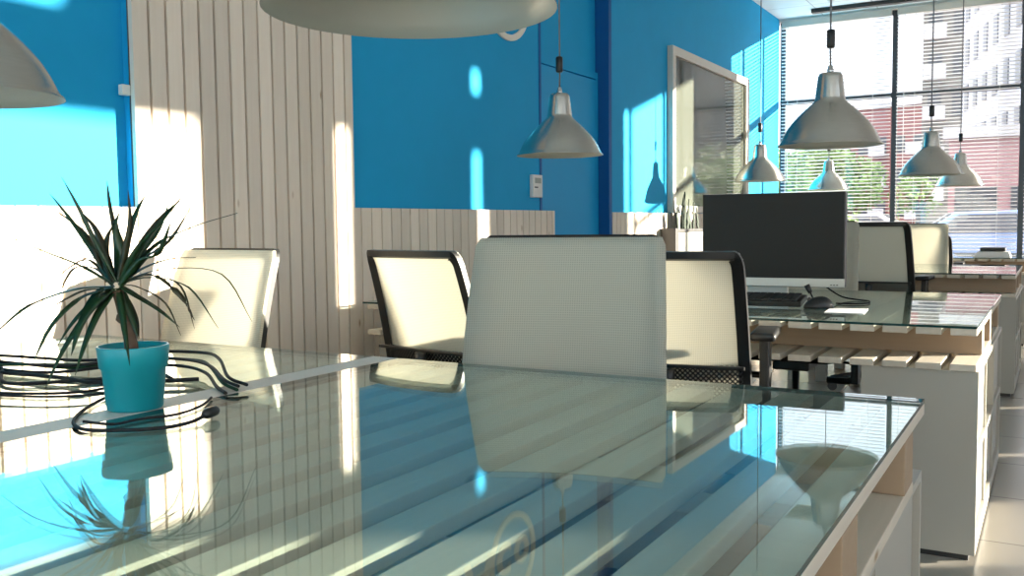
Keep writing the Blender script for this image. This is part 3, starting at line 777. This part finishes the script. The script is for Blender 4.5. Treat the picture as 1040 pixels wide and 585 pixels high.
LV = [  # ((side, up) control points), half width, material, depth
 ([(0,0),(-18,40),(-32,75),(-46,106)], .0060, 0, -.02),
 ([(-4,-2),(-30,30),(-62,66),(-90,92)], .0040, 0, .10),
 ([(0,0),(-8,42),(-22,80),(-33,105)], .0038, 1, .12),
 ([(-10,0),(-40,45),(-75,66),(-108,79)], .0030, 1, .16),
 ([(-4,-2),(-28,18),(-52,32),(-75,46)], .0050, 0, -.10),
 ([(2,0),(8,40),(14,70),(21,90)], .0060, 0, .06),
 ([(2,0),(22,45),(36,70),(45,83)], .0040, 1, .12),
 ([(4,0),(24,32),(46,62),(70,90)], .0070, 0, .02),
 ([(4,0),(28,30),(50,48),(70,60)], .0055, 0, -.10),
 ([(4,-2),(36,36),(74,56),(116,69)], .0050, 0, .06),
 ([(4,-4),(30,22),(52,30),(70,62)], .0065, 0, -.06),
 ([(-4,-4),(-38,-6),(-80,-22),(-114,-53)], .0068, 0, -.06),
 ([(-4,-4),(-30,12),(-66,12),(-96,-18)], .0035, 1, .14),
 ([(-4,-6),(-34,-8),(-60,-18),(-84,-30)], .0050, 1, .05),
 ([(-4,-6),(-28,-14),(-50,-40),(-62,-76)], .0062, 0, -.10),
 ([(-4,-6),(-20,-30),(-34,-62),(-43,-98)], .0060, 0, -.13),
 ([(-2,-6),(-14,-18),(-22,-40),(-24,-68)], .0090, 0, -.10),
 ([(-2,-8),(-8,-28),(-11,-55),(-11,-84)], .0060, 0, -.14),
 ([(-4,-6),(-26,-24),(-40,-42),(-50,-62)], .0050, 0, -.05),
 ([(2,-6),(14,-24),(26,-46),(39,-76)], .0050, 0, -.13),
 ([(4,-4),(24,-12),(54,-26),(80,-42)], .0058, 0, -.09),
 ([(4,-2),(30,4),(66,-8),(92,-52)], .0042, 0, .06),
 ([(6,2),(44,12),(92,4),(116,-50)], .0026, 0, .14),
 ([(4,-2),(26,6),(50,-8),(56,-56)], .0030, 1, .12),
 ([(4,-2),(20,-6),(44,-24),(56,-58)], .0034, 1, .04),
 ([(2,0),(4,30),(-2,56),(2,72)], .0070, 0, .02),
 ([(-2,0),(-16,22),(-20,44),(-18,60)], .0060, 1, .08),
 ([(2,-2),(22,14),(42,22),(60,22)], .0045, 1, .12),
 ([(0,-8),(6,-20),(10,-40),(8,-62)], .0050, 1, .06),
 ([(2,-2),(34,8),(64,-14),(78,-40)], .0060, 1, .0),
 ([(-2,-4),(-16,-10),(-30,-34),(-36,-66)], .0075, 0, -.04),
 ([(2,-6),(10,-20),(18,-40),(24,-58)], .0060, 0, -.02),
 ([(-2,0),(-14,32),(-24,54),(-40,72)], .0055, 1, .03),
 ([(2,0),(14,34),(22,60),(24,92)], .0050, 1, -.04),
 ([(0,0),(20,22),(44,40),(64,76)], .0060, 1, .08),
 ([(-4,0),(-40,22),(-72,14),(-100,2)], .0028, 1, .16),
 ([(0,0),(14,26),(26,52),(30,84)], .0050, 0, .14),
 ([(-2,0),(-22,20),(-44,24),(-60,18)], .0040, 0, .10),
]
for pth, wd, mi, dep in LV: leaf(pth, wd, ('leaf', 'leaf_red')[mi], dep)

# cables on the nearest glass
def cable(pts, rad, mat, label, group='loose cables behind the plant pot'):
    bm = bm_new(); add_tube(bm, spline(pts, 8), rad, 8); tag(obj('cable', bm, mat), label, 'cable', group)
z0 = GZ1+.0042
lab = 'loose black cable in the tangle behind the turquoise pot'
labg = 'loose green cable in the tangle behind the turquoise pot'
random.seed(3)
def jit(a): return random.uniform(-a, a)
def run(y_l, y_m, y_r, zz, zb, x0=-2.55, x1=-1.58):
    pts = []
    n = 7
    for i in range(n):
        f = i/(n-1); x = x0+(x1-x0)*f
        yb = y_l*(1-f)**2+2*y_m*f*(1-f)+y_r*f*f
        pts.append((x, yb+jit(.035), zz+zb*math.sin(f*PI)+abs(jit(.006))))
    return pts
BUN = [(-2.62, 1.30), (-2.30, 1.36), (-2.05, 1.40), (-1.92, 1.50), (-1.80, 1.55), (-1.68, 1.50), (-1.54, 1.41), (-1.475, 1.388)]
for i in range(4):
    o_ = .018*(i-1.5)
    cable([(x+jit(.015), y+o_*(1.6 if k < 4 else .8)+jit(.012), z0+(.0095*(i % 2))+(.034 if 2 < k < 6 else .012 if k < 7 else 0)*(.6+.25*i)*.6) for k, (x, y) in enumerate(BUN)], .0038, ('cable_black', 'cable_black', 'cable_green', 'cable_black')[i], labg if i == 2 else lab)
for i, pts in enumerate(([(-2.5, 1.50), (-2.2, 1.33), (-2.0, 1.22), (-1.88, 1.31), (-1.80, 1.45), (-1.72, 1.43)], [(-2.6, 1.16), (-2.25, 1.26), (-1.95, 1.30), (-1.80, 1.29), (-1.70, 1.35), (-1.62, 1.42)],
    [(-2.45, 1.20), (-2.1, 1.38), (-1.95, 1.43), (-1.84, 1.36), (-1.72, 1.29)], [(-2.4, 1.06), (-2.0, 1.12), (-1.80, 1.17), (-1.745, 1.25), (-1.78, 1.34), (-1.86, 1.42)], [(-2.3, 1.02), (-1.95, 1.08), (-1.76, 1.13), (-1.67, 1.20), (-1.64, 1.30)])):
    cable([(x, y, z0+.006*(i % 3)+abs(jit(.003))) for x, y in pts], (.0042, .0046, .0038, .003, .0026)[i], 'cable_black' if i != 2 else 'cable_green', lab if i != 2 else labg)
# the loop in front of the pot with its plug
tcb = thing('power_cable', 'thin black cable with a moulded plug lying before the turquoise pot', 'cable', (0, 0, 0))
bm = bm_new(); add_tube(bm, spline([(-1.68, 1.26, z0), (-1.647, 1.20, z0), (-1.58, 1.11, z0), (-1.516, 1.045, z0), (-1.46, 1.008, z0), (-1.41, 1.000, z0), (-1.351, 1.03, z0), (-1.31, 1.075, z0), (-1.30, 1.12, z0+.002), (-1.306, 1.155, z0+.006)], 8), .0034, 8); obj('lead', bm, 'cable_black', tcb)
bm = bm_new(); add_tube(bm, [(-1.306, 1.152, z0+.006), (-1.307, 1.160, z0+.008), (-1.309, 1.172, z0+.009), (-1.312, 1.186, z0+.009), (-1.313, 1.191, z0+.008)], [.005, .0095, .010, .009, .006], 10); obj('plug', bm, 'black', tcb)
cable([(-1.45, 1.015, z0+.008), (-1.415, 1.05, z0), (-1.41, 1.10, z0), (-1.385, 1.16, z0), (-1.41, 1.24, z0), (-1.46, 1.31, z0)], .0026, 'cable_black', 'thin black cable curving round the front of the turquoise pot', 'cables before the plant pot')

# snake plant by the wall in a dark trough
sp = thing('planter_stand', 'narrow white planter with dark rim and upright snake plant leaves by the wall', 'planter', (-2.795, 7.80, 0))
bm = bm_new(); add_box(bm, -.06, .06, -.30, .46, .0, 1.035, bev=.004); obj('trough', bm, 'white_board', sp)
bm = bm_new(); add_box(bm, -.064, .064, -.30, .464, 1.036, 1.064, bev=.004); obj('rim', bm, 'plinth', sp)
bm = bm_new(); add_box(bm, -.064, .064, -.37, -.3005, .0, 1.07, bev=.004); obj('end_panel', bm, 'plinth', sp)
random.seed(11)
for i, (yy, hh, w_) in enumerate(((-.20, .20, .035), (-.10, .31, .045), (-.03, .33, .042), (.04, .27, .045), (.12, .19, .034), (.20, .25, .032), (.32, .20, .034))):
    bm = bm_new(); L = []; tx = jit(.05)
    for k in range(9):
        f = k/8; ww = w_*(1-f**3)*(.8+.4*math.sin(f*PI))+.001
        p = Vector((.02+tx*.3*f+jit(.004), yy+jit(.004)+.03*f*(1 if i % 2 else -1), 1.05+hh*f))
        L.append([bm.verts.new(p+Vector((0, -ww, 0))), bm.verts.new(p+Vector((.008, 0, 0))), bm.verts.new(p+Vector((0, ww, 0))), bm.verts.new(p+Vector((-.004, 0, 0)))])
    for a, b in zip(L, L[1:]):
        for k in range(4):
            j = (k+1) % 4; bm.faces.new((a[k], a[j], b[j], b[k])).smooth = True
    obj('leaf', bm, 'snake', sp)

# ------------------------------------------------------------------ outdoors
GR = -.15
struct(box_obj('ground', (-140, 140, YF+.25, 220, GR-.3, GR), 'asphalt'), 'pinkish paving and street outside the far window', 'ground')
def building(name, label, loc, rz, wx, dy, h, wall, cols, rows_, ww, wh, z0, pitch_z, faces='fl', balcony=False, roofm='bld_trim'):
    """box building; local front is y = 0 facing -Y, left side x = 0 facing -X"""
    t = thing(name, label, 'building', loc, rz)
    box_obj('wall', (0, wx, 0, dy, 0, h), wall, t)
    bm = bm_new(); add_box(bm, -.25, wx+.25, -.25, dy+.25, h, h+.5); obj('roof_edge', bm, roofm, t)
    n = 0
    for f in faces:
        L = wx if f == 'f' else dy
        nc = cols if f == 'f' else max(2, int(cols*dy/wx))
        for r in range(rows_):
            for c in range(nc):
                if n > 95: break
                s = L*(c+.5)/nc; zz = z0+r*pitch_z
                bm = bm_new()
                if f == 'f': add_box(bm, s-ww/2, s+ww/2, -.06, .02, zz, zz+wh)
                else: add_box(bm, -.06, .02, s-ww/2, s+ww/2, zz, zz+wh)
                obj('window', bm, 'win_dark', t); n += 1
                if balcony and f == balcony and c % 2 == 0:
                    bm = bm_new()
                    if f == 'f': add_box(bm, s-ww*.8, s+ww*.8, -1.0, 0, zz-.3, zz-.15); add_box(bm, s-ww*.8, s+ww*.8, -1.0, -.93, zz-.15, zz+.75)
                    else: add_box(bm, -1.0, 0, s-ww*.8, s+ww*.8, zz-.3, zz-.15); add_box(bm, -1.0, -.93, s-ww*.8, s+ww*.8, zz-.15, zz+.75)
                    obj('balcony', bm, 'bld_trim', t)
    return t
def polar(px_ang, dist): return (-math.sin(R(px_ang))*dist, math.cos(R(px_ang))*dist)
# angles are degrees left of the desk direction
building('white_apartment_block', 'tall pale apartment block with rows of small windows at right outside', (-.9, 54, GR), R(15), 13, 19, 36, 'bld_white', 5, 10, 1.1, 1.7, 5.6, 3.0, 'l')
building('apartment_tower', 'narrow grey tower with stacked balconies beside the pale block', (-9.3, 80, GR), R(4), 3.5, 7, 52, 'bld_grey', 2, 13, 1.0, 1.7, 3, 3.1, 'f', 'f')
building('red_apartment_block', 'red brown apartment block with pale balconies behind the trees', (-18.9, 97, GR), R(-18), 10.8, 8, 11.9, 'bld_brick', 6, 3, 1.0, 1.5, 1.6, 3.0, 'f', 'f')
building('pink_shop_building', 'low pink building with dark openings at the foot of the pale block', (-4.3, 47, GR), R(3), 9, 4, 4.9, 'bld_pink', 4, 1, 1.7, 2.3, .4, 3, 'f')
building('far_apartment_block', 'distant grey apartment block low behind the green trees', (-36, 95, GR), R(0), 16, 12, 6.5, 'bld_grey', 10, 2, 1.0, 1.4, 1.6, 2.8, 'f')
building('grey_office_block', 'grey block mirrored in the pale framed interior window', (1.9, 36, GR), R(0), 9, 6, 13, 'bld_grey', 4, 4, 1.4, 1.7, 1.2, 3.1, 'f')
def tree(x, y, h, r, label, mat='foliage', n=1500, trunk=.12, base=.35, name='street_tree'):
    t = thing(name, label, 'tree' if name == 'street_tree' else 'shrub', (x, y, GR))
    bm = bm_new(); add_tube(bm, [(0, 0, 0), (.05, 0, h*base), (0, .05, h*.7)], [trunk, trunk*.8, trunk*.4], 8)
    for k in range(4):
        a = k*1.7; add_tube(bm, [(0, 0, h*(base+.02*k)), (math.cos(a)*r*.3, math.sin(a)*r*.3, h*(base+.2)), (math.cos(a)*r*.6, math.sin(a)*r*.6, h*(base+.34))], [trunk*.5, trunk*.35, trunk*.15], 6)
    obj('trunk', bm, 'bark', t)
    bm = bm_new(); rnd = random.Random(int(x*100+y))
    blobs = [(rnd.uniform(-.5, .5)*r, rnd.uniform(-.5, .5)*r, h*(base+.12)+rnd.random()*h*(.78-base), r*rnd.uniform(.35, .6)) for _ in range(12)]
    s0 = .085*r
    for i in range(n):
        bx_, by_, bz_, br_ = blobs[i % 12]
        d_ = Vector((rnd.gauss(0, 1), rnd.gauss(0, 1), rnd.gauss(0, 1))).normalized()*br_*rnd.uniform(.6, 1.02)
        p = Vector((bx_, by_, bz_))+d_
        u = Vector((rnd.gauss(0, 1), rnd.gauss(0, 1), rnd.gauss(0, 1))).normalized(); v = u.orthogonal().normalized(); s = s0*rnd.uniform(.6, 1.3)
        bm.faces.new([bm.verts.new(p+u*s), bm.verts.new(p+v*s*.45), bm.verts.new(p-u*s), bm.verts.new(p-v*s*.45)])
    obj('crown', bm, mat, t, recalc=False)
    return t
tree(-6.0, 33, 3.7, 1.35, 'light green street tree outside the middle of the far window', n=2600)
tree(-8.7, 38, 4.3, 1.9, 'green street tree behind the pendant lamps, left of the light green one', n=2400)
tree(-7.6, 30, 3.3, 1.4, 'green street tree nearest the left end of the far window', n=2400)
tree(3.3, 28, 3.4, 1.4, 'green street tree before the grey block, mirrored in the interior window', n=2400)
tree(-5.0, 42, 4.0, 1.3, 'small dark green tree left of the low pink building', 'foliage', 1000)
tree(-4.25, 16.6, 1.75, .8, 'bright green bush outside the glass, just right of the monitor', 'foliage2', 1100, .04, .1, 'garden_bush')
tree(-3.3, 17.6, 1.5, .55, 'small yellowish bush outside the glass above the black framed chair', 'foliage', 700, .03, .1, 'garden_bush')
def car(label, x, y, rz, paint):
    t = thing('parked_car', label, 'car', (x, y, GR), rz, 'cars parked outside')
    prof = [(-2.1, .35), (-2.1, .75), (-1.95, .92), (-1.25, 1.0), (-.65, 1.42), (.75, 1.45), (1.45, 1.02), (2.05, .92), (2.15, .7), (2.15, .35)]
    bm = bm_new(); rows_ = []
    for yy, sc in ((-.85, 0), (-.80, 1), (.80, 1), (.85, 0)):
        rows_.append([bm.verts.new((px, yy*(1-.12*max(0, pz-.95)/.5), pz-(.02 if sc == 0 else 0))) for px, pz in prof])
    for a, b in zip(rows_, rows_[1:]):
        for i in range(len(prof)): j = (i+1) % len(prof); bm.faces.new((a[i], a[j], b[j], b[i]))
    bm.faces.new(rows_[0][::-1]); bm.faces.new(rows_[-1]); obj('car_body', bm, paint, t)
    for sgn in (-1, 1):
        bm = bm_new(); q = [(-1.05, .98), (-.58, 1.36), (.68, 1.38), (1.22, 1.0)]
        A_ = [bm.verts.new((px, sgn*.862*(1-.12*max(0, pz-.95)/.5), pz)) for px, pz in q]; B_ = [bm.verts.new((px, sgn*.83*(1-.12*max(0, pz-.95)/.5), pz)) for px, pz in q]
        bm.faces.new(A_); bm.faces.new(B_)
        for i in range(4): j = (i+1) % 4; bm.faces.new((A_[i], A_[j], B_[j], B_[i]))
        obj('side_window', bm, 'win_dark', t)
    for nm, q in (('windscreen', [(1.40, 1.06), (.80, 1.43)]), ('rear_window', [(-1.20, 1.05), (-.70, 1.40)])):
        bm = bm_new(); n_ = .03 if nm == 'windscreen' else -.03
        v = [bm.verts.new((q[0][0]+n_, -.68, q[0][1]+.012)), bm.verts.new((q[0][0]+n_, .68, q[0][1]+.012)), bm.verts.new((q[1][0]+n_, .62, q[1][1]+.012)), bm.verts.new((q[1][0]+n_, -.62, q[1][1]+.012))]
        f = bm.faces.new(v); r_ = bmesh.ops.extrude_face_region(bm, geom=[f]); bmesh.ops.translate(bm, vec=(-n_*.8, 0, -.02), verts=[e for e in r_['geom'] if isinstance(e, bmesh.types.BMVert)])
        obj(nm, bm, 'win_dark', t)
    for cx in (-1.3, 1.35):
        for sgn in (-1, 1):
            bm = bm_new(); add_tube(bm, [(cx, sgn*.70, .31), (cx, sgn*.875, .31)], .31, 20); obj('wheel', bm, 'tyre', t)
    return t
car('blue car parked outside behind the farthest desk', -1.3, 22.5, R(8), 'car_blue')
car('silver car parked outside above the black framed chair', -4.9, 27.5, R(4), 'car_grey')

# ------------------------------------------------------------------ light
world = bpy.data.worlds.new('sky'); bpy.context.scene.world = world; world.use_nodes = True
nt = world.node_tree; nt.nodes.clear()
wo = nt.nodes.new('ShaderNodeOutputWorld'); bg = nt.nodes.new('ShaderNodeBackground')
tc = nt.nodes.new('ShaderNodeTexCoord'); sx = nt.nodes.new('ShaderNodeSeparateXYZ'); cr = nt.nodes.new('ShaderNodeValToRGB')
nt.links.new(tc.outputs['Generated'], sx.inputs[0]); nt.links.new(sx.outputs['Z'], cr.inputs[0])
cr.color_ramp.elements[0].position = 0; cr.color_ramp.elements[0].color = (.90, .93, .98, 1)
cr.color_ramp.elements[1].position = .85; cr.color_ramp.elements[1].color = (2.75, 2.7, 2.65, 1)
e_ = cr.color_ramp.elements.new(.25); e_.color = (.86, .97, 1.12, 1)
bg.inputs[1].default_value = 1.15
nt.links.new(cr.outputs[0], bg.inputs[0]); nt.links.new(bg.outputs[0], wo.inputs[0])

sl = bpy.data.lights.new('sun', 'SUN'); sl.energy = 16; sl.angle = R(.55); sl.color = (1, .90, .74)
so = bpy.data.objects.new('sun', sl); C.objects.link(so)
so.rotation_euler = Vector((-1, -.605, -.19)).to_track_quat('-Z', 'Y').to_euler(); so.location = (20, 15, 8)

# ------------------------------------------------------------------ camera
f, yaw, pit, rol = 953.2232, .5254, .0680, -.0108
fw = Vector((-math.sin(yaw)*math.cos(pit), math.cos(yaw)*math.cos(pit), -math.sin(pit)))
r = fw.cross(Vector((0, 0, 1))).normalized(); u = r.cross(fw)
r2 = r*math.cos(rol)+u*math.sin(rol); u2 = -r*math.sin(rol)+u*math.cos(rol)
cam = bpy.data.cameras.new('camera'); co = bpy.data.objects.new('camera', cam); C.objects.link(co)
mt = Matrix((r2, u2, -fw)).transposed().to_4x4(); mt.translation = Vector((0, 0, 1.12)); co.matrix_world = mt
cam.sensor_fit = 'HORIZONTAL'; cam.sensor_width = 36; cam.lens = f*36/1040; cam.clip_end = 500; cam.clip_start = .02
bpy.context.scene.camera = co
sc = bpy.context.scene
sc.view_settings.view_transform = 'Standard'; sc.view_settings.look = 'None'; sc.view_settings.gamma = 1; sc.view_settings.use_curve_mapping = False
sc.view_settings.exposure = 1.1
sc.cycles.use_denoising = True
sc.cycles.max_bounces = 12; sc.cycles.diffuse_bounces = 6; sc.cycles.glossy_bounces = 6; sc.cycles.transparent_max_bounces = 24; sc.cycles.transmission_bounces = 8
sc.cycles.caustics_reflective = False; sc.cycles.caustics_refractive = False
sc.cycles.sample_clamp_indirect = 6
